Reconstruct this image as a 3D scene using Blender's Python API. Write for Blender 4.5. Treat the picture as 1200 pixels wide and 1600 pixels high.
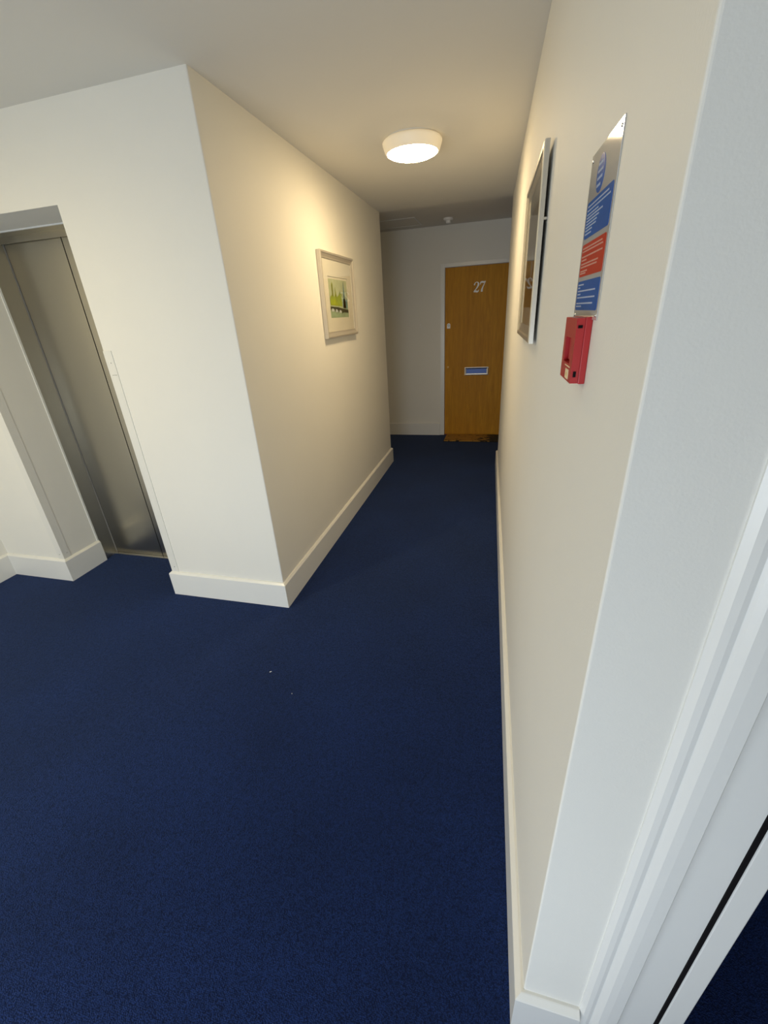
import bpy, bmesh, math, random
from mathutils import Vector, Matrix
random.seed(7)
C = bpy.context.scene
col = C.collection
for o in list(bpy.data.objects): bpy.data.objects.remove(o)

# ------------------------------------------------------------------ camera
F_PX = 658.97
cam_d = bpy.data.cameras.new('camera')
cam_d.sensor_fit = 'VERTICAL'; cam_d.sensor_height = 32.0; cam_d.sensor_width = 24.0
cam_d.lens = F_PX/1600*32.0
cam_d.clip_start = 0.01; cam_d.clip_end = 60
cam = bpy.data.objects.new('camera', cam_d); col.objects.link(cam)
CAM_H = 1.5223
yaw, pitch, roll = 0.277, 0.4367, -0.0610
fw = Vector((-math.sin(yaw), math.cos(yaw), 0)); rt = Vector((math.cos(yaw), math.sin(yaw), 0)); up = Vector((0, 0, 1))
c, s = math.cos(pitch), math.sin(pitch); fw, up = fw*c-up*s, up*c+fw*s
c, s = math.cos(roll), math.sin(roll); rt, up = rt*c+up*s, up*c-rt*s
cam.matrix_world = Matrix(((rt.x, up.x, -fw.x, 0), (rt.y, up.y, -fw.y, 0), (rt.z, up.z, -fw.z, CAM_H), (0, 0, 0, 1)))
C.camera = cam

# ------------------------------------------------------------------ world, daylight, exposure
W = bpy.data.worlds.new('world'); C.world = W; W.use_nodes = True
W.node_tree.nodes['Background'].inputs[0].default_value = (0.55, 0.68, 0.9, 1)
W.node_tree.nodes['Background'].inputs[1].default_value = 0.3
C.view_settings.view_transform = 'Standard'; C.view_settings.look = 'None'
C.view_settings.gamma = 1.0; C.view_settings.use_curve_mapping = False
C.view_settings.exposure = 0.0
WIN = dict(x0=-2.5, x1=0.1, z0=0.10, z1=1.05, y=-1.5)
def area(name, loc, rot, sx, sy, power, color):
    l = bpy.data.lights.new(name, 'AREA'); l.shape = 'RECTANGLE'; l.size = sx; l.size_y = sy
    l.energy = power; l.color = color
    o = bpy.data.objects.new(name, l); col.objects.link(o); o.location = loc; o.rotation_euler = rot
    return o
area('daylight', ((WIN['x0']+WIN['x1'])/2, WIN['y']-.30, (WIN['z0']+WIN['z1'])/2), (math.radians(84), 0, 0),
     WIN['x1']-WIN['x0'], WIN['z1']-WIN['z0'], 75, (0.80, 0.90, 1.0))
LAMP_E = 77.0      # glowing diffuser
RIM_E = 0.28       # light coming through the milky rim
LAMP_COL = (1.0, 0.745, 0.41, 1)
LOBBY_COL = (1.0, 0.82, 0.45, 1)
LOBBY_E = 122.0

# ------------------------------------------------------------------ plan of the place (metres)
XA, YA = -1.137, 1.796       # near corner of the left block
XB, YB = -1.142, 4.468       # far corner of the left block
XR, YD = 0.127, 0.442        # near corner of the right wall
XR2 = 0.0203                 # far end of the right wall
H, HC = 2.364, 2.394
XE1, XE0, ZE = -1.889, -2.745, 2.029
YREC = 2.061; YSILL = 2.136; YLIFT = 2.168
XL = -3.26; YC = 5.651
SK, ST = 0.162, 0.018
YREAR = -1.5; XFARR = 1.75; XFARL = -4.6

# ------------------------------------------------------------------ materials
def nt(name):
    m = bpy.data.materials.new(name); m.use_nodes = True
    n = m.node_tree; b = n.nodes['Principled BSDF']; return m, n, b
def N(n, t, **kw):
    x = n.nodes.new(t)
    for k, v in kw.items():
        if k in x.inputs: x.inputs[k].default_value = v
        else: setattr(x, k, v)
    return x
def coord(n, scale=(1, 1, 1)):
    tc = N(n, 'ShaderNodeTexCoord'); mp = N(n, 'ShaderNodeMapping'); mp.inputs['Scale'].default_value = scale
    n.links.new(tc.outputs['Object'], mp.inputs[0]); return mp.outputs[0]
def simple(name, colr, rough=.5, metal=0, bump=0, bscale=200, coat=0, spec=.5, var=0, vscale=3, emis=None, es=0):
    m, n, b = nt(name)
    b.inputs['Base Color'].default_value = (*colr, 1); b.inputs['Roughness'].default_value = rough
    b.inputs['Metallic'].default_value = metal; b.inputs['Coat Weight'].default_value = coat
    b.inputs['Specular IOR Level'].default_value = spec
    co = coord(n)
    if var:
        nz = N(n, 'ShaderNodeTexNoise', Scale=vscale, Detail=4.0); n.links.new(co, nz.inputs['Vector'])
        mr = N(n, 'ShaderNodeMapRange'); mr.inputs['From Min'].default_value = .3; mr.inputs['From Max'].default_value = .7
        mr.inputs['To Min'].default_value = 1-var; mr.inputs['To Max'].default_value = 1.0
        n.links.new(nz.outputs[0], mr.inputs[0])
        mx = N(n, 'ShaderNodeMix', data_type='RGBA', blend_type='MULTIPLY'); mx.inputs[0].default_value = 1
        mx.inputs[6].default_value = (*colr, 1); n.links.new(mr.outputs[0], mx.inputs[7]); n.links.new(mx.outputs[2], b.inputs['Base Color'])
    if bump:
        nz = N(n, 'ShaderNodeTexNoise', Scale=float(bscale), Detail=3.0); n.links.new(co, nz.inputs['Vector'])
        bp = N(n, 'ShaderNodeBump', Strength=bump, Distance=.001); n.links.new(nz.outputs[0], bp.inputs['Height'])
        n.links.new(bp.outputs[0], b.inputs['Normal'])
    if emis:
        b.inputs['Emission Color'].default_value = emis; b.inputs['Emission Strength'].default_value = es
    return m
M = {}
M['wall'] = simple('wall_paint', (.83, .815, .755), .62, bump=.25, bscale=260, var=.03, vscale=1.4, spec=.35)
M['ceil'] = simple('ceiling_paint', (.81, .785, .715), .85, bump=.2, bscale=220, var=.03, vscale=1.2, spec=.2)
M['gloss'] = simple('white_gloss_paint', (.80, .80, .77), .28, bump=.12, bscale=60)
M['plastic'] = simple('white_plastic', (.78, .77, .72), .35)
M['dark'] = simple('black_rubber', (.008, .007, .008), .8, spec=.08)
M['chrome'] = simple('chrome', (.82, .82, .80), .16, metal=1)
M['alu'] = simple('silver_frame_metal', (.72, .71, .68), .27, metal=1)
M['creamframe'] = simple('pale_silver_frame', (.66, .62, .55), .38, metal=.55)
M['mat'] = simple('mount_card', (.80, .78, .68), .8, bump=.1, bscale=900)
M['red'] = simple('red_plastic', (.40, .011, .014), .35, bump=.05, bscale=90)
M['darkred'] = simple('dark_red_plastic', (.20, .008, .014), .4)
M['cream'] = simple('cream_label', (.78, .66, .42), .5)
M['white'] = simple('white_numeral', (.92, .91, .88), .35)
M['brass'] = simple('brass', (.80, .58, .25), .5, metal=.4)
M['flap'] = simple('blue_tinted_metal', (.045, .085, .26), .35, metal=.3)
M['rim'] = simple('milky_lamp_rim', (.78, .74, .64), .4, emis=LAMP_COL, es=RIM_E)
M['glow'] = simple('glowing_diffuser', (.9, .88, .82), .4, emis=LAMP_COL, es=LAMP_E)
M['glow2'] = simple('glowing_lobby_diffuser', (.9, .88, .82), .4, emis=LOBBY_COL, es=LOBBY_E)
M['board'] = simple('backing_board', (.16, .11, .07), .8)
M['sheet'] = simple('laminated_sheet', (.56, .55, .53), .08, coat=1.0, bump=.05, bscale=70)
M['sblue'] = simple('print_blue', (.002, .085, .37), .22, spec=.12)
M['sred'] = simple('print_red', (.49, .030, .008), .22, spec=.12)
M['sink'] = simple('print_pale', (.46, .56, .72), .12)
M['sinkr'] = simple('print_pale_red', (.72, .36, .27), .12)
M['sky'] = simple('sky_backdrop', (.5, .6, .7), .9)

def carpet():
    m, n, b = nt('blue_carpet')
    b.inputs['Roughness'].default_value = .95; b.inputs['Specular IOR Level'].default_value = .12
    b.inputs['Sheen Weight'].default_value = .22; b.inputs['Sheen Roughness'].default_value = .5
    b.inputs['Sheen Tint'].default_value = (.35, .5, .85, 1)
    co = coord(n)
    v = N(n, 'ShaderNodeTexVoronoi', Scale=210.0, Randomness=.75); n.links.new(co, v.inputs['Vector'])
    v.inputs['Scale'].default_value = 300
    nz = N(n, 'ShaderNodeTexNoise', Scale=55.0, Detail=6.0, Roughness=.75); n.links.new(co, nz.inputs['Vector'])
    big = N(n, 'ShaderNodeTexNoise', Scale=2.2, Detail=3.0); n.links.new(co, big.inputs['Vector'])
    r = N(n, 'ShaderNodeValToRGB'); r.color_ramp.elements[0].color = (.0105, .032, .150, 1); r.color_ramp.elements[1].color = (.0024, .0078, .042, 1)
    r.color_ramp.elements[0].position = .1; r.color_ramp.elements[1].position = .75
    n.links.new(v.outputs['Distance'], r.inputs[0])
    r2 = N(n, 'ShaderNodeMapRange'); r2.inputs['From Min'].default_value = .3; r2.inputs['From Max'].default_value = .7
    r2.inputs['To Min'].default_value = .72; r2.inputs['To Max'].default_value = 1.28; n.links.new(nz.outputs[0], r2.inputs[0])
    mx = N(n, 'ShaderNodeMix', data_type='RGBA', blend_type='MULTIPLY'); mx.inputs[0].default_value = 1
    n.links.new(r.outputs[0], mx.inputs[6]); n.links.new(r2.outputs[0], mx.inputs[7])
    r3 = N(n, 'ShaderNodeMapRange'); r3.inputs['From Min'].default_value = .35; r3.inputs['From Max'].default_value = .65
    r3.inputs['To Min'].default_value = .88; r3.inputs['To Max'].default_value = 1.12; n.links.new(big.outputs[0], r3.inputs[0])
    mx2 = N(n, 'ShaderNodeMix', data_type='RGBA', blend_type='MULTIPLY'); mx2.inputs[0].default_value = 1
    n.links.new(mx.outputs[2], mx2.inputs[6]); n.links.new(r3.outputs[0], mx2.inputs[7])
    # sparse pale specks of lint
    v2 = N(n, 'ShaderNodeTexVoronoi', Scale=42.0); n.links.new(co, v2.inputs['Vector'])
    lt = N(n, 'ShaderNodeMath', operation='LESS_THAN'); lt.inputs[1].default_value = .045; n.links.new(v2.outputs['Distance'], lt.inputs[0])
    mul = N(n, 'ShaderNodeMath', operation='MULTIPLY'); mul.inputs[1].default_value = .22; n.links.new(lt.outputs[0], mul.inputs[0])
    mx3 = N(n, 'ShaderNodeMix', data_type='RGBA'); mx3.inputs[7].default_value = (.14, .19, .36, 1)
    n.links.new(mul.outputs[0], mx3.inputs[0]); n.links.new(mx2.outputs[2], mx3.inputs[6])
    n.links.new(mx3.outputs[2], b.inputs['Base Color'])
    bp = N(n, 'ShaderNodeBump', Strength=.8, Distance=.003); bp.invert = True
    n.links.new(v.outputs['Distance'], bp.inputs['Height']); n.links.new(bp.outputs[0], b.inputs['Normal'])
    return m
M['carpet'] = carpet()

def wood():
    m, n, b = nt('veneered_door'); b.inputs['Roughness'].default_value = .5; b.inputs['Specular IOR Level'].default_value = .22
    co = coord(n, (14, 14, 1.1))
    nz = N(n, 'ShaderNodeTexNoise', Scale=1.6, Detail=8.0, Roughness=.6, Distortion=1.4); n.links.new(co, nz.inputs['Vector'])
    wv = N(n, 'ShaderNodeTexNoise', Scale=9.0, Detail=4.0); n.links.new(co, wv.inputs['Vector'])
    ad = N(n, 'ShaderNodeMix', data_type='FLOAT'); ad.inputs[0].default_value = .35
    n.links.new(nz.outputs[0], ad.inputs[2]); n.links.new(wv.outputs[0], ad.inputs[3])
    r = N(n, 'ShaderNodeValToRGB'); e = r.color_ramp.elements
    e[0].position = .3; e[0].color = (.40, .165, .003, 1); e[1].position = .7; e[1].color = (.62, .30, .012, 1)
    n.links.new(ad.outputs[0], r.inputs[0]); n.links.new(r.outputs[0], b.inputs['Base Color'])
    return m
M['wood'] = wood()

def steel():
    m, n, b = nt('brushed_steel'); b.inputs['Metallic'].default_value = 1
    b.inputs['Base Color'].default_value = (.54, .51, .435, 1)
    co = coord(n, (260, 260, 2.0))
    nz = N(n, 'ShaderNodeTexNoise', Scale=1.0, Detail=3.0); n.links.new(co, nz.inputs['Vector'])
    mr = N(n, 'ShaderNodeMapRange'); mr.inputs['To Min'].default_value = .27; mr.inputs['To Max'].default_value = .34
    n.links.new(nz.outputs[0], mr.inputs[0]); n.links.new(mr.outputs[0], b.inputs['Roughness'])
    bp = N(n, 'ShaderNodeBump', Strength=.015, Distance=.001); n.links.new(nz.outputs[0], bp.inputs['Height']); n.links.new(bp.outputs[0], b.inputs['Normal'])
    return m
M['steel'] = steel()

def coir():
    m, n, b = nt('coir_mat'); b.inputs['Roughness'].default_value = .95
    co = coord(n)
    nz = N(n, 'ShaderNodeTexNoise', Scale=160.0, Detail=4.0); n.links.new(co, nz.inputs['Vector'])
    r = N(n, 'ShaderNodeValToRGB'); e = r.color_ramp.elements
    e[0].position = .3; e[0].color = (.30, .14, .015, 1); e[1].position = .7; e[1].color = (.60, .33, .06, 1)
    n.links.new(nz.outputs[0], r.inputs[0])
    # dark scuffed streaks towards the right end
    co2 = coord(n, (9, 22, 1)); st = N(n, 'ShaderNodeTexNoise', Scale=1.0, Detail=3.0, Distortion=2.0); n.links.new(co2, st.inputs['Vector'])
    tc = N(n, 'ShaderNodeTexCoord'); sx = N(n, 'ShaderNodeSeparateXYZ'); n.links.new(tc.outputs['Object'], sx.inputs[0])
    g = N(n, 'ShaderNodeMapRange'); g.inputs['From Min'].default_value = -.1; g.inputs['From Max'].default_value = .3; n.links.new(sx.outputs[0], g.inputs[0])
    a = N(n, 'ShaderNodeMath', operation='ADD'); n.links.new(st.outputs[0], a.inputs[0])
    gm = N(n, 'ShaderNodeMath', operation='MULTIPLY'); gm.inputs[1].default_value = .3; n.links.new(g.outputs[0], gm.inputs[0]); n.links.new(gm.outputs[0], a.inputs[1])
    cr = N(n, 'ShaderNodeMapRange'); cr.inputs['From Min'].default_value = .60; cr.inputs['From Max'].default_value = .66; n.links.new(a.outputs[0], cr.inputs[0])
    mx = N(n, 'ShaderNodeMix', data_type='RGBA'); mx.inputs[7].default_value = (.025, .02, .012, 1)
    n.links.new(cr.outputs[0], mx.inputs[0]); n.links.new(r.outputs[0], mx.inputs[6]); n.links.new(mx.outputs[2], b.inputs['Base Color'])
    bp = N(n, 'ShaderNodeBump', Strength=1.0, Distance=.004); n.links.new(nz.outputs[0], bp.inputs['Height']); n.links.new(bp.outputs[0], b.inputs['Normal'])
    return m
M['coir'] = coir()

def glass():
    m = bpy.data.materials.new('clear_glass'); m.use_nodes = True; n = m.node_tree; n.nodes.clear()
    out = N(n, 'ShaderNodeOutputMaterial'); mix = N(n, 'ShaderNodeMixShader'); tr = N(n, 'ShaderNodeBsdfTransparent'); gl = N(n, 'ShaderNodeBsdfGlossy', Roughness=.02)
    fr = N(n, 'ShaderNodeFresnel'); ge = N(n, 'ShaderNodeNewGeometry'); mr = N(n, 'ShaderNodeMapRange')
    mr.inputs['To Min'].default_value = 1.45; mr.inputs['To Max'].default_value = 1/1.45      # thin pane: same reflectance from either face
    n.links.new(ge.outputs['Backfacing'], mr.inputs[0]); n.links.new(mr.outputs[0], fr.inputs[0]); n.links.new(fr.outputs[0], mix.inputs[0]); n.links.new(tr.outputs[0], mix.inputs[1]); n.links.new(gl.outputs[0], mix.inputs[2])
    n.links.new(mix.outputs[0], out.inputs[0]); return m
M['glass'] = glass()

def flat(name, colr, r=.85): M[name] = simple(name, colr, r, var=.25, vscale=25)
flat('paint_sky', (.56, .64, .44)); flat('paint_green', (.36, .48, .06)); flat('paint_olive', (.22, .27, .05)); flat('paint_teal', (.16, .33, .33))
flat('paint_slate', (.17, .26, .28)); flat('paint_dark', (.035, .055, .035)); flat('paint_water', (.36, .50, .33)); flat('paint_pale', (.72, .78, .80)); flat('paint_lime', (.42, .52, .03))
flat('paint_sand', (.50, .40, .24)); flat('paint_brown', (.26, .17, .08))

# ------------------------------------------------------------------ mesh helpers
def bm_obj(name, bm, mat, parent=None, loc=None, smooth=False, bevel=0, seg=2):
    bmesh.ops.recalc_face_normals(bm, faces=bm.faces)
    me = bpy.data.meshes.new(name); bm.to_mesh(me); bm.free()
    if smooth:
        for p in me.polygons: p.use_smooth = True
    me.materials.append(mat)
    o = bpy.data.objects.new(name, me); col.objects.link(o)
    if parent: o.parent = parent
    if loc: o.location = loc
    if bevel:
        md = o.modifiers.new('bevel', 'BEVEL'); md.width = bevel; md.segments = seg; md.limit_method = 'ANGLE'; md.angle_limit = math.radians(35)
    return o
def box(bm, x0, x1, y0, y1, z0, z1):
    vs = [bm.verts.new(p) for p in ((x0,y0,z0),(x1,y0,z0),(x1,y1,z0),(x0,y1,z0),(x0,y0,z1),(x1,y0,z1),(x1,y1,z1),(x0,y1,z1))]
    for f in ((0,3,2,1),(4,5,6,7),(0,1,5,4),(1,2,6,5),(2,3,7,6),(3,0,4,7)): bm.faces.new([vs[i] for i in f])
def prism(bm, pts, z0, z1):
    a = [bm.verts.new((x, y, z0)) for x, y in pts]; b = [bm.verts.new((x, y, z1)) for x, y in pts]
    bm.faces.new(a[::-1]); bm.faces.new(b); n = len(pts)
    for i in range(n): bm.faces.new((a[i], a[(i+1) % n], b[(i+1) % n], b[i]))
def boxes(name, bl, mat, parent=None, **kw):
    bm = bmesh.new()
    for b in bl: box(bm, *b)
    return bm_obj(name, bm, mat, parent, **kw)
def sweep(path, prof, close_ends=True):
    """profile (offset, z) swept along a 2-D path; offset goes to the right of the direction of travel; mitred corners"""
    bm = bmesh.new(); rings = []
    P = [Vector(p) for p in path]
    for i, p in enumerate(P):
        if i == 0: d = (P[1]-P[0]).normalized(); nrm = Vector((d.y, -d.x)); k = 1
        elif i == len(P)-1: d = (P[-1]-P[-2]).normalized(); nrm = Vector((d.y, -d.x)); k = 1
        else:
            d0 = (P[i]-P[i-1]).normalized(); d1 = (P[i+1]-P[i]).normalized()
            n0 = Vector((d0.y, -d0.x)); n1 = Vector((d1.y, -d1.x)); nrm = (n0+n1).normalized(); k = 1/max(.3, nrm.dot(n0))
        rings.append([bm.verts.new((p.x+nrm.x*o*k, p.y+nrm.y*o*k, z)) for o, z in prof])
    m = len(prof)
    for a, b in zip(rings, rings[1:]):
        for j in range(m): bm.faces.new((a[j], a[(j+1) % m], b[(j+1) % m], b[j]))
    if close_ends: bm.faces.new(rings[0][::-1]); bm.faces.new(rings[-1])
    return bm
def lathe(bm, prof, seg=64, axis='z', c=(0, 0, 0)):
    rings = []
    for r, z in prof:
        if r < 1e-6: rings.append([bm.verts.new(_ax((0, 0, z), axis, c))]); continue
        rings.append([bm.verts.new(_ax((r*math.cos(2*math.pi*i/seg), r*math.sin(2*math.pi*i/seg), z), axis, c)) for i in range(seg)])
    for a, b in zip(rings, rings[1:]):
        if len(a) == 1 and len(b) == 1: continue
        for i in range(seg):
            j = (i+1) % seg
            if len(a) == 1: bm.faces.new((a[0], b[i], b[j]))
            elif len(b) == 1: bm.faces.new((a[i], a[j], b[0]))
            else: bm.faces.new((a[i], a[j], b[j], b[i]))
def _ax(p, axis, c):
    x, y, z = p
    if axis == 'y': x, y, z = x, z, y
    if axis == 'x': x, y, z = z, x, y
    return (x+c[0], y+c[1], z+c[2])
def struct(o): o['kind'] = 'structure'; return o
def empty(name, loc=(0, 0, 0), rz=0):
    o = bpy.data.objects.new(name, None); col.objects.link(o); o.location = loc; o.rotation_euler = (0, 0, rz); o.empty_display_size = .1
    return o
def tag(o, label, cat, group=None):
    o['label'] = label; o['category'] = cat
    if group: o['group'] = group
    return o

# ------------------------------------------------------------------ the shell
struct(boxes('floor', [(XFARL-.2, XFARR+.2, YREAR-.2, YC+.3, -.12, 0)], M['carpet']))
struct(boxes('ceiling', [(XL-.3, XFARR+.2, YREAR-.2, YB, H, H+.25)], M['ceil']))
struct(boxes('ceiling_cross_corridor', [(XFARL-.2, XFARR+.2, YB, YC+.3, HC, HC+.22)], M['ceil']))

bm = bmesh.new()      # left block with the lift opening cut out of its front
prism(bm, [(XE1, YA), (XA-.005, YA), (XA-.0015, YA+.0015), (XA, YA+.005), (XB, YB-.005), (XB-.0015, YB-.0015), (XB-.005, YB), (XE1, YB)], 0, H)
box(bm, XE0, XE1, YA, YREC+.18, ZE, H)
box(bm, XFARL, XE1, YREC+.30, YB, 0, H)
struct(bm_obj('wall_left', bm, M['wall']))
struct(boxes('wall_left_far', [(XL-.3, XE0, YA, YREC+.30, 0, H)], M['wall']))
struct(boxes('wall_lobby', [(XL-.15, XL, YREAR, YA, 0, H)], M['wall']))
bm = bmesh.new()
prism(bm, [(XR, YD), (.300, YD), (.300, YB), (XR2, YB-.02)], 0, H)
struct(bm_obj('wall_right', bm, M['wall'], bevel=.003, seg=3))
struct(boxes('wall_back', [(XFARL, -.742, YC, YC+.12, 0, HC), (.118, XFARR, YC, YC+.12, 0, HC), (-.742, .118, YC, YC+.12, 2.022, HC)], M['wall']))
struct(boxes('wall_end_left', [(XFARL-.12, XFARL, YB-.3, YC+.12, 0, HC)], M['wall']))
struct(boxes('wall_end_right', [(XFARR, XFARR+.12, YREAR, YC+.12, 0, H)], M['wall']))
# side room to the right of the thick wall: only its carpet shows
struct(boxes('wall_side_room', [(.300, XFARR, 3.0, 3.1, 0, H)], M['wall']))
struct(boxes('wall_doorway', [(1.32, XFARR, YD, YD+.12, 0, H), (.300, 1.32, YD+.001, YD+.12, 2.081, H)], M['wall']))
x0, x1, z0, z1 = WIN['x0'], WIN['x1'], WIN['z0'], WIN['z1']
struct(boxes('wall_rear', [(XL, x0, YREAR-.15, YREAR, 0, H), (x1, XFARR, YREAR-.15, YREAR, 0, H), (x0, x1, YREAR-.15, YREAR, 0, z0), (x0, x1, YREAR-.15, YREAR, z1, H)], M['wall']))
wf = struct(boxes('window_1', [(x0, x0+.05, YREAR-.11, YREAR-.05, z0, z1), (x1-.05, x1, YREAR-.11, YREAR-.05, z0, z1), (x0+.05, x1-.05, YREAR-.11, YREAR-.05, z0, z0+.05),
                      (x0+.05, x1-.05, YREAR-.11, YREAR-.05, z1-.05, z1), ((x0+x1)/2-.03, (x0+x1)/2+.03, YREAR-.11, YREAR-.05, z0+.05, z1-.05)], M['gloss'], bevel=.004))
boxes('window_pane', [(x0+.05, (x0+x1)/2-.03, YREAR-.084, YREAR-.078, z0+.05, z1-.05), ((x0+x1)/2+.03, x1-.05, YREAR-.084, YREAR-.078, z0+.05, z1-.05)], M['glass'], wf)

# skirting boards: flat face, small chamfer at the top that catches the lamp
prof = [(0, 0), (ST, 0), (ST, SK-.012), (ST-.002, SK-.009), (ST-.011, SK-.001), (ST-.013, SK), (0, SK)]
def skirt(name, path, pr=prof):
    bm = sweep(path, pr); return struct(bm_obj(name, bm, M['gloss']))
skirt('baseboard_left', [(XE1, YREC-.002), (XE1, YA), (XA, YA), (XB, YB), (XFARL+.02, YB)])
skirt('baseboard_left_far', [(XL, YREAR), (XL, YA), (XE0, YA), (XE0, YREC-.002)][0:4])
skirt('baseboard_right', [(.300, YB-.02), (XR2, YB-.02), (XR, YD), (.240, YD)])
skirt('baseboard_back', [(XFARL, YC), (-.746, YC)])
skirt('baseboard_side_room', [(.302, 3.0), (1.7, 3.0)])
skirt('baseboard_rear', [(XFARR, YREAR), (XL+.02, YREAR)])

# doorway beside the camera: moulded architrave, jamb, black smoke seal, edge of the open leaf
AX0, AX1 = .240, .307
ap = [(AX0, 0), (AX0, -.003), (AX0+.008, -.009), (AX0+.016, -.0105), (AX0+.022, -.010), (AX0+.026, -.0125), (AX0+.034, -.0165), (AX0+.042, -.0175), (AX0+.046, -.018), (AX1-.003, -.018), (AX1, -.015), (AX1, .001)]
bm = bmesh.new(); prism(bm, [(x, YD+y) for x, y in ap], 0, 2.13)
tr = struct(bm_obj('trim_1', bm, M['gloss']))
d2 = struct(empty('door_2', (AX1, YD, 0)))
boxes('door_jamb', [(.001, .378-AX1, .004, .12, 0, 2.08), (.378-AX1, .386-AX1, .007, .018, 0, 2.08)], M['gloss'], d2)
boxes('smoke_seal', [(.3782-AX1, .3846-AX1, .0015, .0065, 0, 2.05)], M['dark'], d2)
boxes('door_leaf', [(.385-AX1, .421-AX1, 0, .84, .006, 2.05)], M['gloss'], d2, bevel=.002)
boxes('door_head', [(.377-AX1, 1.32-AX1, .022, .12, 2.055, 2.08)], M['gloss'], d2)

# ------------------------------------------------------------------ lift entrance
lift = empty('lift_entrance', ((XE0+XE1)/2, YREC, 0)); cx = (XE0+XE1)/2
tag(lift, 'brushed steel lift entrance with two closed sliding doors in the left wall recess', 'lift door')
L0, L1 = XE0-cx, XE1-cx
boxes('door_frame', [(L0-.0, L0+.004, 0, .10, 0, ZE), (L1-.004, L1, 0, .10, 0, ZE), (L0+.004, L1-.004, 0, .10, ZE-.004, ZE)], M['steel'], lift)
boxes('header_panel', [(L0+.004, L1-.004, .085, .099, ZE-.035, ZE-.004)], M['steel'], lift)
GAP = -2.325-cx
boxes('door_panel', [(L0+.010, GAP-.0035, YLIFT-YREC, YLIFT-YREC+.03, .008, ZE-.03)], M['steel'], lift)
boxes('door_panel', [(GAP+.0035, L1-.010, YLIFT-YREC, YLIFT-YREC+.03, .008, ZE-.03)], M['steel'], lift)
boxes('door_gap_seal', [(GAP-.0035, GAP+.0035, YLIFT-YREC+.004, YLIFT-YREC+.025, .008, ZE-.03)], M['dark'], lift)
boxes('edge_seal', [(L0+.004, L0+.010, YLIFT-YREC+.003, YLIFT-YREC+.03, .008, ZE-.03)], M['dark'], lift)
sb = [(L0+.004, L1-.004, YSILL-YREC, YSILL-YREC+.012, 0.0, .010)]
boxes('sill', sb + [(L0+.004, L1-.004, YSILL-YREC+.012, YLIFT-YREC+.05, 0.0, .006)], M['alu'], lift, bevel=.001)
struct(boxes('wall_lift_shaft', [(XE0, XE1, YREC+.16, YREC+.30, 0, ZE)], M['dark']))
struct(boxes('trim_2', [(XE0, XE1, YREC-.012, YREC-.001, ZE-.006, ZE)], M['gloss']))
struct(boxes('trim_3', [(XE0, XE0+.005, YREC-.012, YREC-.001, SK, ZE-.006)], M['gloss']))

# angle-shaped corner guards on the edges of the lift recess
def guard(name, x, sgn, label):
    e = tag(empty(name, (x, YA, SK)), label, 'corner guard', 'corner guards of the lift recess')
    bm = bmesh.new(); t = .0030; h = 1.437-SK
    s = sgn
    pts = [(-s*.0020, -t), (s*.046, -t), (s*.046, 0), (0, 0), (0, .046), (-s*.0020, .046)]
    prism(bm, pts, 0, h); bm_obj('angle_strip', bm, M['plastic'], e)
    for z in (.035, h-.055):
        bm = bmesh.new(); lathe(bm, [(0, -.0010), (.003, -.0010), (.0032, 0)], 12, 'y', (s*.026, -t, z)); bm_obj('screw', bm, M['alu'], e, smooth=True)
        bm = bmesh.new(); lathe(bm, [(0, -s*.0010), (.003, -s*.0010), (.0032, 0)], 12, 'x', (-s*.0020, .026, z)); bm_obj('screw', bm, M['alu'], e, smooth=True)
    boxes('joint_cover', [(min(s*.012, s*.04), max(s*.012, s*.04), -t-.0008, -t, h-.115, h-.112)], M['alu'], e)
guard('corner_guard', XE1, 1, 'white plastic angle strip on the right edge of the lift recess, beside the steel')
guard('corner_guard', XE0, -1, 'white plastic angle strip on the left edge of the lift recess, at the photo edge')

# ------------------------------------------------------------------ flat door 27
d1 = struct(empty('door_1', (-.31, YC, 0)))
DX = -.31
boxes('door_frame', [(-.742-DX, -.690-DX, -.008, .11, 0, 2.022), (.068-DX, .118-DX, -.008, .11, 0, 2.022), (-.690-DX, .068-DX, -.008, .11, 1.978, 2.022)], M['gloss'], d1, bevel=.002)
leaf = boxes('door_leaf', [(-.687-DX, .065-DX, .012, .056, .008, 1.975)], M['wood'], d1, bevel=.0015)
leaf['label'] = 'orange-brown veneered door leaf'
boxes('threshold', [(-.690-DX, .068-DX, .0, .11, 0, .006)], M['darkred'], d1)
# letter plate
lp = bmesh.new(); a, b, e_, f = -.437-DX, -.145-DX, .770, .866
def frame_y(bm, x0, x1, z0, z1, w, y0, y1, yi):
    """rectangular frame in the xz plane: outer front y0, inner edge yi"""
    o = [(x0, z0), (x1, z0), (x1, z1), (x0, z1)]; i = [(x0+w, z0+w), (x1-w, z0+w), (x1-w, z1-w), (x0+w, z1-w)]
    m_ = [(x0+w*.35, z0+w*.35), (x1-w*.35, z0+w*.35), (x1-w*.35, z1-w*.35), (x0+w*.35, z1-w*.35)]
    R = [[bm.verts.new((p[0], y, p[1])) for p in P] for P, y in ((o, y1), (o, y0+.001), (m_, y0), (i, yi), (i, y1))]
    for r0, r1 in zip(R, R[1:]+R[:1]):
        for k in range(4): bm.faces.new((r0[k], r0[(k+1) % 4], r1[(k+1) % 4], r1[k]))
frame_y(lp, a, b, e_, f, .021, .003, .012, .006)
lpo = bm_obj('letter_plate', lp, M['chrome'], leaf)
bm = bmesh.new(); box(bm, a+.021, b-.021, .007, .010, e_+.021, f-.021); box(bm, a+.021, b-.021, .004, .007, e_+.021, e_+.026)
bm_obj('letter_flap', bm, M['flap'], lpo)['label'] = 'blue-tinted flap'
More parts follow.
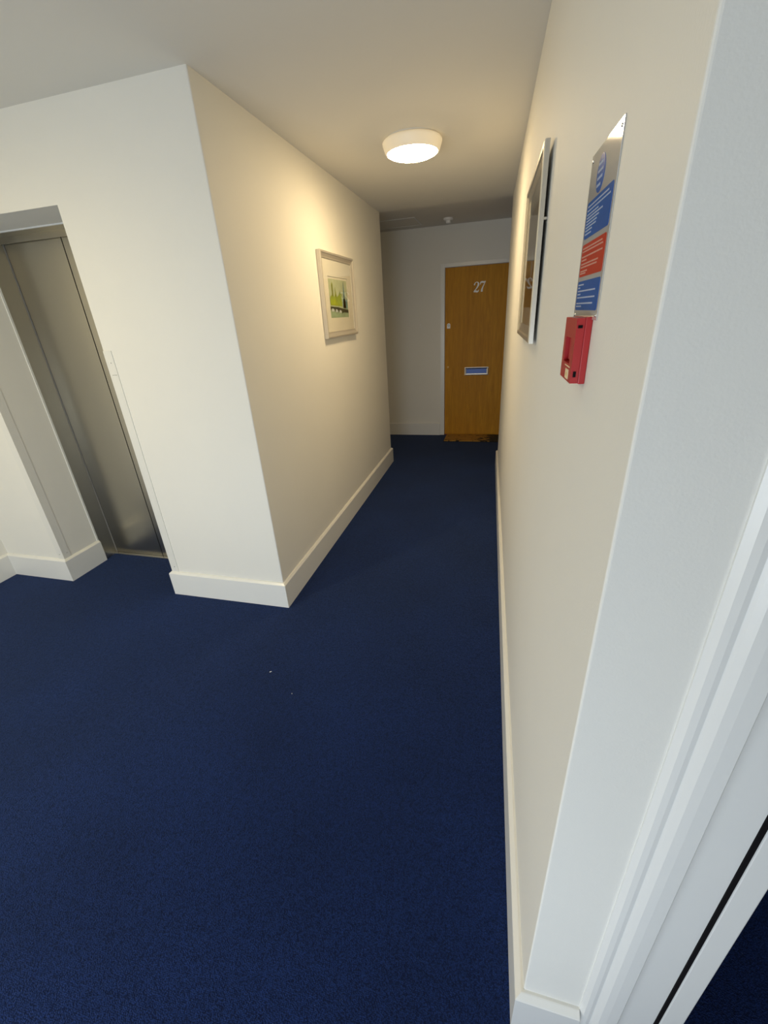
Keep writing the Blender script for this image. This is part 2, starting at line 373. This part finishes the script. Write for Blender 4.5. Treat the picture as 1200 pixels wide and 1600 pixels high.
# night latch cylinder and keyhole
bm = bmesh.new(); pts = []
for k in range(13): t = math.pi*k/12; pts.append((.020*math.cos(t), .012+.020*math.sin(t)))
pts += [(-.020, -.026), (.020, -.026)]
A_ = [bm.verts.new((x-.643-DX, .004, z+1.352)) for x, z in pts]; B_ = [bm.verts.new((x-.643-DX, .012, z+1.352)) for x, z in pts]
bm.faces.new(A_); bm.faces.new(B_[::-1])
for k in range(len(pts)): bm.faces.new((A_[k], A_[(k+1) % len(pts)], B_[(k+1) % len(pts)], B_[k]))
lk = bm_obj('latch_lock', bm, M['white'], leaf)
bm = bmesh.new(); lathe(bm, [(0, -.004), (.010, -.004), (.012, 0)], 24, 'y', (-.643-DX, .004, 1.358)); bm_obj('cylinder', bm, M['chrome'], lk, smooth=True)
bm = bmesh.new(); lathe(bm, [(0, .006), (.009, .007), (.013, .012)], 24, 'y', (-.648-DX, 0, .873)); bm_obj('keyhole_cover', bm, M['brass'], leaf, smooth=True)
# numerals
def stroke(bm, pts, y0, y1):
    """variable width stroke: pts (x, z, width, nx, nz)"""
    L = []
    for i, (x, z, w) in enumerate(pts):
        p0 = pts[max(0, i-1)]; p1 = pts[min(len(pts)-1, i+1)]
        d = Vector((p1[0]-p0[0], p1[1]-p0[1])).normalized(); n_ = Vector((-d.y, d.x))
        L.append([(x+n_.x*w/2, z+n_.y*w/2), (x-n_.x*w/2, z-n_.y*w/2)])
    R = [[bm.verts.new((l[0][0], y0, l[0][1])), bm.verts.new((l[1][0], y0, l[1][1])), bm.verts.new((l[1][0], y1, l[1][1])), bm.verts.new((l[0][0], y1, l[0][1]))] for l in L]
    for r0, r1 in zip(R, R[1:]):
        for k in range(4): bm.faces.new((r0[k], r0[(k+1) % 4], r1[(k+1) % 4], r1[k]))
    bm.faces.new(R[0]); bm.faces.new(R[-1][::-1])
def numeral(ch, ox, oz, s):
    bm = bmesh.new()
    if ch == '2':
        P = [(.08, .70, .05), (.12, .72, .13), (.15, .80, .10), (.22, .92, .06), (.34, .97, .05), (.47, .93, .09), (.54, .82, .15), (.53, .68, .17), (.44, .50, .12), (.28, .30, .07), (.14, .16, .06), (.07, .07, .05)]
        Q = [(.07, .06, .10), (.18, .11, .16), (.32, .09, .17), (.46, .07, .15), (.54, .11, .10), (.60, .25, .03)]
        stroke(bm, [(ox+x*s, oz+z*s, w*s*1.12) for x, z, w in P], .0065, .0125); stroke(bm, [(ox+x*s, oz+z*s, w*s*1.12) for x, z, w in Q], .006, .012)
    else:
        P = [(.09, .66, .03), (.10, .78, .07), (.14, .88, .14), (.26, .91, .15), (.40, .89, .15), (.52, .90, .12), (.62, .97, .05)]
        Q = [(.61, .96, .05), (.50, .74, .06), (.38, .50, .09), (.29, .28, .14), (.26, .12, .17), (.26, .01, .17)]
        stroke(bm, [(ox+x*s, oz+z*s, w*s*1.12) for x, z, w in P], .0065, .0125); stroke(bm, [(ox+x*s, oz+z*s, w*s*1.12) for x, z, w in Q], .006, .012)
    return bm_obj('numeral', bm, M['white'], leaf)
numeral('2', -.362-DX, 1.700, .110); numeral('7', -.292-DX, 1.702, .112)

m_ = empty('door_mat', (-.255, 5.485, 0)); tag(m_, 'brown coir doormat with dark scuffs in front of the wooden flat door', 'doormat')
boxes('coir_pile', [(-.40, .37, -.158, .162, .003, .014)], M['coir'], m_, bevel=.003)
boxes('rubber_backing', [(-.404, .374, -.162, .1655, 0, .004)], M['dark'], m_)

# bell push on the back wall
e = tag(empty('doorbell', (-.990, YC, 1.372)), 'small white bell push on the back wall left of the wooden door', 'doorbell')
boxes('backplate', [(-.016, .016, -.006, 0, -.034, .034)], M['wall'], e, bevel=.002)
for z in (-.015, .016):
    bm = bmesh.new(); lathe(bm, [(0, -.010), (.007, -.009), (.009, -.006)], 20, 'y', (0, 0, z)); bm_obj('button', bm, M['white'], e, smooth=True)

# ------------------------------------------------------------------ ceiling lamps, detector, hatch
def lamp(name, x, y, z, rim_m, glow_m, label, lean=0, R=.159):
    e = tag(empty(name, (x, y, z)), label, 'ceiling light')
    bm = bmesh.new(); lathe(bm, [(0, 0), (R-.020, 0), (R-.020, -.014), (0, -.014)], 64); bm_obj('base', bm, M['plastic'], e)
    bm = bmesh.new(); lathe(bm, [(R-.03, -.010), (R-.006, -.011), (R, -.018), (R-.001, -.026), (R-.010, -.052), (R-.015, -.062), (R-.020, -.066), (R-.024, -.065), (R-.03, -.058), (R-.03, -.010)], 72)
    bm_obj('rim', bm, rim_m, e, smooth=True)
    D = R-.0235
    bm = bmesh.new(); lathe(bm, [(D, -.058)] + [(D*math.cos(t), -.062-.026*math.sin(t)) for t in [math.pi/2*k/8 for k in range(9)]][:-1] + [(0, -.088)], 72)
    g = bm_obj('diffuser', bm, glow_m, e, smooth=True); g['label'] = 'glowing diffuser'
    return e
lamp('ceiling_light', -.524, 2.83, H, M['rim'], M['glow'], 'round white flush ceiling light glowing warm over the corridor')
lamp('ceiling_light', -2.2, .45, H, M['rim'], M['glow2'], 'round white ceiling light over the lobby in front of the lift')

e = tag(empty('smoke_detector', (-.612, 5.27, HC)), 'small white detector on the far ceiling above the wooden door', 'detector')
bm = bmesh.new(); lathe(bm, [(0, 0), (.050, 0), (.050, -.012), (.044, -.020), (0, -.022)], 40); bm_obj('base', bm, M['white'], e, smooth=False)
bm = bmesh.new(); lathe(bm, [(.026, -.021), (.024, -.030), (.026, -.040), (.022, -.047), (0, -.050)], 32); bm_obj('sensor_head', bm, M['white'], e)
e = tag(empty('ceiling_hatch', (-1.22, 5.25, HC)), 'flush white access panel in the far corridor ceiling, left of the detector', 'hatch')
boxes('hatch_frame', [(-.30, .30, -.22, -.205, -.004, 0), (-.30, .30, .205, .22, -.004, 0), (-.30, -.285, -.205, .205, -.004, 0), (.285, .30, -.205, .205, -.004, 0)], M['gloss'], e)
boxes('hatch_panel', [(-.280, .280, -.20, .20, -.002, 0)], M['ceil'], e)

# ------------------------------------------------------------------ framed pictures: local u = along the wall, v = up, w = out of the wall
def pframe(e, U, V, mw, back, front, inner, mat, name='frame'):
    """moulding; u 0..U, v 0..V in the empty's local x/z, local -y points into the room"""
    bm = bmesh.new()
    def loop(o, w): return [bm.verts.new(p) for p in ((o, -w, o), (U-o, -w, o), (U-o, -w, V-o), (o, -w, V-o))]
    R = [loop(0, back), loop(0, front-.003), loop(.003, front), loop(mw*.30, front), loop(mw*.42, front-.004), loop(mw*.8, inner+.003), loop(mw*.84, inner+.004), loop(mw, inner+.002), loop(mw, back)]
    for a, b in zip(R, R[1:]+R[:1]):
        for k in range(4): bm.faces.new((a[k], a[(k+1) % 4], b[(k+1) % 4], b[k]))
    return bm_obj(name, bm, mat, e)
def poly(bm, pts, w, t=.0004):
    a = [bm.verts.new((u, -w, v)) for u, v in pts]; b = [bm.verts.new((u, -w+t, v)) for u, v in pts]
    bm.faces.new(a); bm.faces.new(b[::-1])
    for i in range(len(pts)): bm.faces.new((a[i], a[(i+1) % len(pts)], b[(i+1) % len(pts)], b[i]))
def shape(name, polys, w, mat, parent):
    bm = bmesh.new()
    for p in polys: poly(bm, p, w)
    return bm_obj(name, bm, mat, parent)
def wedge_tower(u, w, v0, v1, tip): return [(u-w, v0), (u+w, v0), (u+w*.6, v0+(v1-v0)*.6), (u+w*tip, v1), (u-w*tip, v1), (u-w*.6, v0+(v1-v0)*.6)]

# left wall picture: local x runs along +y of the room, local -y faces +x
ang = math.atan2(YB-YA, XB-XA)
U, V = .648, .512
pl = empty('framed_picture', (XA-.0023, 2.828, 1.398), math.pi/2)
tag(pl, 'pale silver framed green skyline watercolour hanging on the left corridor wall', 'picture')
pframe(pl, U, V, .040, .003, .030, .016, M['creamframe'])
boxes('backing', [(.01, U-.01, -.008, -.001, .01, V-.01)], M['board'], pl)
mo = bmesh.new()      # mount card with a window
a0, a1, b0, b1 = .125, .515, .110, .375
for r in ((.036, U-.036, .036, b0), (.036, U-.036, b1, V-.036), (.036, a0, b0, b1), (a1, U-.036, b0, b1)): box(mo, r[0], r[1], -.014, -.011, r[2], r[3])
bm_obj('mount', mo, M['mat'], pl)
art = boxes('print', [(a0-.01, a1+.01, -.0100, -.0085, b0-.01, b1+.01)], M['mat'], pl)
A0, A1, B0, B1 = a0+.012, a1-.012, b0+.014, b1-.014
def U_(t): return A0+(A1-A0)*t
def V_(t): return B0+(B1-B0)*t
def q(pts): return [(U_(x), V_(y)) for x, y in pts]
shape('painted_sky', [q([(0, .22), (1, .22), (1, 1), (0, 1)])], .0104, M['paint_sky'], art)
shape('painted_water', [q([(0, 0), (1, 0), (1, .24), (0, .24)])], .0106, M['paint_water'], art)
shape('painted_tower', [[(U_(x), V_(y)) for x, y in wedge_tower(.80, .075, .25, .95, .12)], q([(.70, .26), (.98, .24), (.98, .50), (.90, .47), (.83, .52), (.70, .50)])], .0108, M['paint_teal'], art)
shape('painted_spire', [q([(.775, .55), (.815, .55), (.802, .96), (.795, .96)])], .0112, M['paint_slate'], art)
shape('painted_buildings', [q([(.02, .33), (.66, .30), (.66, .62), (.60, .66), (.58, .60), (.54, .68), (.50, .60), (.45, .58), (.40, .54), (.36, .62), (.33, .80), (.30, .62), (.24, .54), (.20, .62), (.205, .86), (.175, .92), (.135, .86), (.14, .60), (.06, .56), (.02, .50)])], .0110, M['paint_green'], art)
for pts in ([(.145, .56), (.195, .56), (.195, .80), (.20, .84), (.172, .90), (.14, .84)], [(.315, .56), (.35, .56), (.335, .80)], [(.52, .62), (.58, .60), (.60, .68), (.55, .70)]):
    shape('painted_roof', [q(pts)], .0113, M['paint_olive'], art)
shape('painted_lawn', [q([(.03, .34), (.42, .32), (.40, .44), (.20, .50), (.04, .46)])], .0114, M['paint_lime'], art)
shape('painted_bridge', [q([(0, .30), (.40, .28), (1, .20), (1, .12), (.70, .14), (.62, .10), (.60, .18), (.46, .18), (.43, .12), (.40, .19), (.26, .21), (.23, .14), (.20, .22), (.04, .24), (0, .20)])], .0116, M['paint_dark'], art)
for pts in ([(.04, .17), (.18, .17), (.16, .235), (.08, .25)], [(.24, .15), (.38, .15), (.36, .215), (.28, .23)], [(.45, .13), (.58, .13), (.56, .195), (.48, .205)]):
    shape('painted_arch', [q(pts)], .0118, M['paint_pale'], art)
boxes('glass', [(.034, U-.034, -.0165, -.0150, .034, V-.034)], M['glass'], pl)

# right wall frame of reference
wdir = Vector((XR2-XR, YB-.02-YD)).normalized()
def rw(y):            # x of the right wall surface at y
    return XR+(XR2-XR)*(y-YD)/(YB-.02-YD)
RA = math.atan2(wdir.y, wdir.x)+math.pi        # local x runs towards the camera, local -y faces the corridor
U2, V2 = .60, .488
pr = empty('framed_picture', (rw(2.04), 2.04, 1.418), RA)
tag(pr, 'silver metal framed picture on the right corridor wall, beside the notice', 'picture')
pframe(pr, U2, V2, .046, .010, .0245, .014, M['alu'])
boxes('backing', [(.008, U2-.008, -.0125, -.0105, .008, V2-.008)], M['board'], pr)
mo = bmesh.new(); a0, a1, b0, b1 = .11, .49, .10, .39
for r in ((.044, U2-.044, .044, b0), (.044, U2-.044, b1, V2-.044), (.044, a0, b0, b1), (a1, U2-.044, b0, b1)): box(mo, r[0], r[1], -.0148, -.0135, r[2], r[3])
bm_obj('mount', mo, M['mat'], pr)
art = boxes('print', [(a0-.01, a1+.01, -.0134, -.0127, b0-.01, b1+.01)], M['paint_sand'], pr)
def q(pts): return [(a0+(a1-a0)*x, b0+(b1-b0)*y) for x, y in pts]
shape('painted_ground', [q([(0, 0), (1, 0), (1, .34), (.6, .40), (.3, .33), (0, .38)])], .0139, M['paint_brown'], art)
shape('painted_figure', [q([(.60, .28), (.72, .26), (.74, .5), (.66, .62), (.58, .5)])], .0143, M['paint_pale'], art)
boxes('glass', [(.043, U2-.043, -.0162, -.0152, .043, V2-.043)], M['glass'], pr)
boxes('hanging_bracket', [(U2-.030, U2-.014, -.0100, -.0006, .316, .322)], M['alu'], pr)

# fire notice: laminated sheet with printed panels
Y0n, Y1n = .822, .668
nt_ = empty('fire_notice', (rw(Y0n)-.0036, Y0n, 1.500), RA+.023)     # the stiff sheet stands off the wall at its far edge
tag(nt_, 'laminated fire notice with blue and red printed panels above the red call point', 'sign')
NW = Y0n-Y1n; NH = .212
bm = bmesh.new(); box(bm, 0, NW, -.0014, -.0002, 0, NH); bm_obj('sheet', bm, M['sheet'], nt_, bevel=.0004)
for u, v in ((.008, .204), (NW-.008, .204), (.008, .006), (NW-.008, .006)):
    bm = bmesh.new(); lathe(bm, [(0, -.0026), (.0018, -.0024), (.0024, -.0014)], 12, 'y', (u, 0, v)); bm_obj('pin', bm, M['alu'], nt_)
def rr(x0, x1, z0, z1, r=.004, k=4):
    P = []
    for cx_, cz, t0 in ((x1-r, z1-r, 0), (x0+r, z1-r, 90), (x0+r, z0+r, 180), (x1-r, z0+r, 270)):
        for i in range(k+1): t = math.radians(t0+90*i/k); P.append((cx_+r*math.cos(t), cz+r*math.sin(t)))
    return P
def textlines(name, x0, x1, zs, h, mat, lens, parent):
    bm = bmesh.new()
    for z, ln in zip(zs, lens):
        x = x0
        end = x0+(x1-x0)*ln
        while x < end-.002:
            w = random.uniform(.003, .010); w = min(w, end-x)
            poly(bm, [(x, z), (x+w, z), (x+w, z+h), (x, z+h)], .0021, .0003); x += w+.0014
    return bm_obj(name, bm, mat, parent)
circ = [(.0665+.0215*math.cos(2*math.pi*k/40), .183-.005+.0215*math.sin(2*math.pi*k/40)) for k in range(40)]
cp = shape('printed_circle', [circ], .0018, M['sblue'], nt_)
textlines('circle_text', .052, .081, [.188, .180, .172, .164], .0032, M['sink'], [.8, 1, .9, .7], cp)
p1 = shape('blue_panel', [rr(.008, NW-.008, .108, .154)], .0018, M['sblue'], nt_)
textlines('panel_text', .014, NW-.014, [.1475, .1425, .1375, .1335, .1295, .1255, .1215, .1175, .1130], .0019, M['sink'], [.9, .98, .55, .72, .6, .52, .5, .35, .30], p1)
p2 = shape('red_panel', [rr(.008, NW-.008, .058, .101)], .0018, M['sred'], nt_)
textlines('panel_text', .014, NW-.014, [.0945, .0905, .0835, .0790, .0740, .0700, .0645, .0615], .0019, M['sinkr'], [.92, .95, .96, .25, .82, .80, .35, .30], p2)
p3 = shape('blue_panel', [rr(.008, NW-.008, .012, .052)], .0018, M['sblue'], nt_)
textlines('panel_text', .014, NW-.014, [.0460, .0420, .0375, .0330, .0285, .0205, .0165], .0019, M['sink'], [.28, .12, .88, .16, .90, .84, .28], p3)

# red break-glass call point
ya0, ya1 = .789, .692
cpnt = empty('fire_alarm_call_point', (rw(ya0), ya0, 1.414), RA)
tag(cpnt, 'red break-glass fire call point on the right wall under the notice', 'fire alarm')
CW, CH = ya0-ya1, .090
boxes('back_box', [(.000, CW, -.0095, -.0002, .000, CH)], M['red'], cpnt, bevel=.0012)
bm = bmesh.new()      # housing front with a recessed window
wx0, wx1, wz0, wz1 = .020, .072, .026, .062
for r in ((.001, CW-.001, .001, wz0), (.001, CW-.001, wz1, CH-.001), (.001, wx0, wz0, wz1), (wx1, CW-.001, wz0, wz1)): box(bm, r[0], r[1], -.0205, -.0098, r[2], r[3])
bm_obj('housing', bm, M['red'], cpnt)
boxes('recess_plate', [(wx0, wx1, -.0112, -.0098, wz0, wz1)], M['darkred'], cpnt)
boxes('press_bar', [(wx0+.004, wx0+.022, -.0150, -.0113, wz0+.002, wz1-.002)], M['red'], cpnt, bevel=.001)
bm = bmesh.new(); lathe(bm, [(0, -.0145), (.0028, -.014), (.003, -.0113)], 16, 'y', (wx1-.008, 0, wz1-.008)); bm_obj('indicator', bm, M['cream'], cpnt)
boxes('label_plate', [(.050, .076, -.0211, -.0206, .004, .018)], M['cream'], cpnt)
boxes('label_mark', [(.059, .066, -.0215, -.0212, .008, .013)], M['brass'], cpnt)
boxes('label_line', [(.040, .082, -.0211, -.0206, .0215, .0230)], M['cream'], cpnt)
boxes('side_slot', [(CW, CW+.0003, -.0185, -.0125, CH-.014, CH-.010)], M['dark'], cpnt)
boxes('side_slot', [(CW, CW+.0003, -.0175, -.0135, .010, .018)], M['dark'], cpnt)

# two bits of lint on the carpet
for i, (x, y, a) in enumerate(((-.985, 1.306, .6), (-.826, 1.208, 2.0))):
    bm = bmesh.new(); lathe(bm, [(0, -.006), (.0016, -.004), (.002, 0), (.0014, .004), (0, .006)], 10, 'x', (0, 0, .002))
    o = bm_obj('lint', bm, M['white'], loc=(x, y, 0)); o.rotation_euler = (0, 0, a)
    tag(o, ('larger white fleck of lint on the blue carpet, left of the other' if i == 0 else 'smaller white fleck of lint on the blue carpet, right of the other'), 'lint', 'lint flecks on the carpet')
    if i: o.scale = (.6, .6, .6)
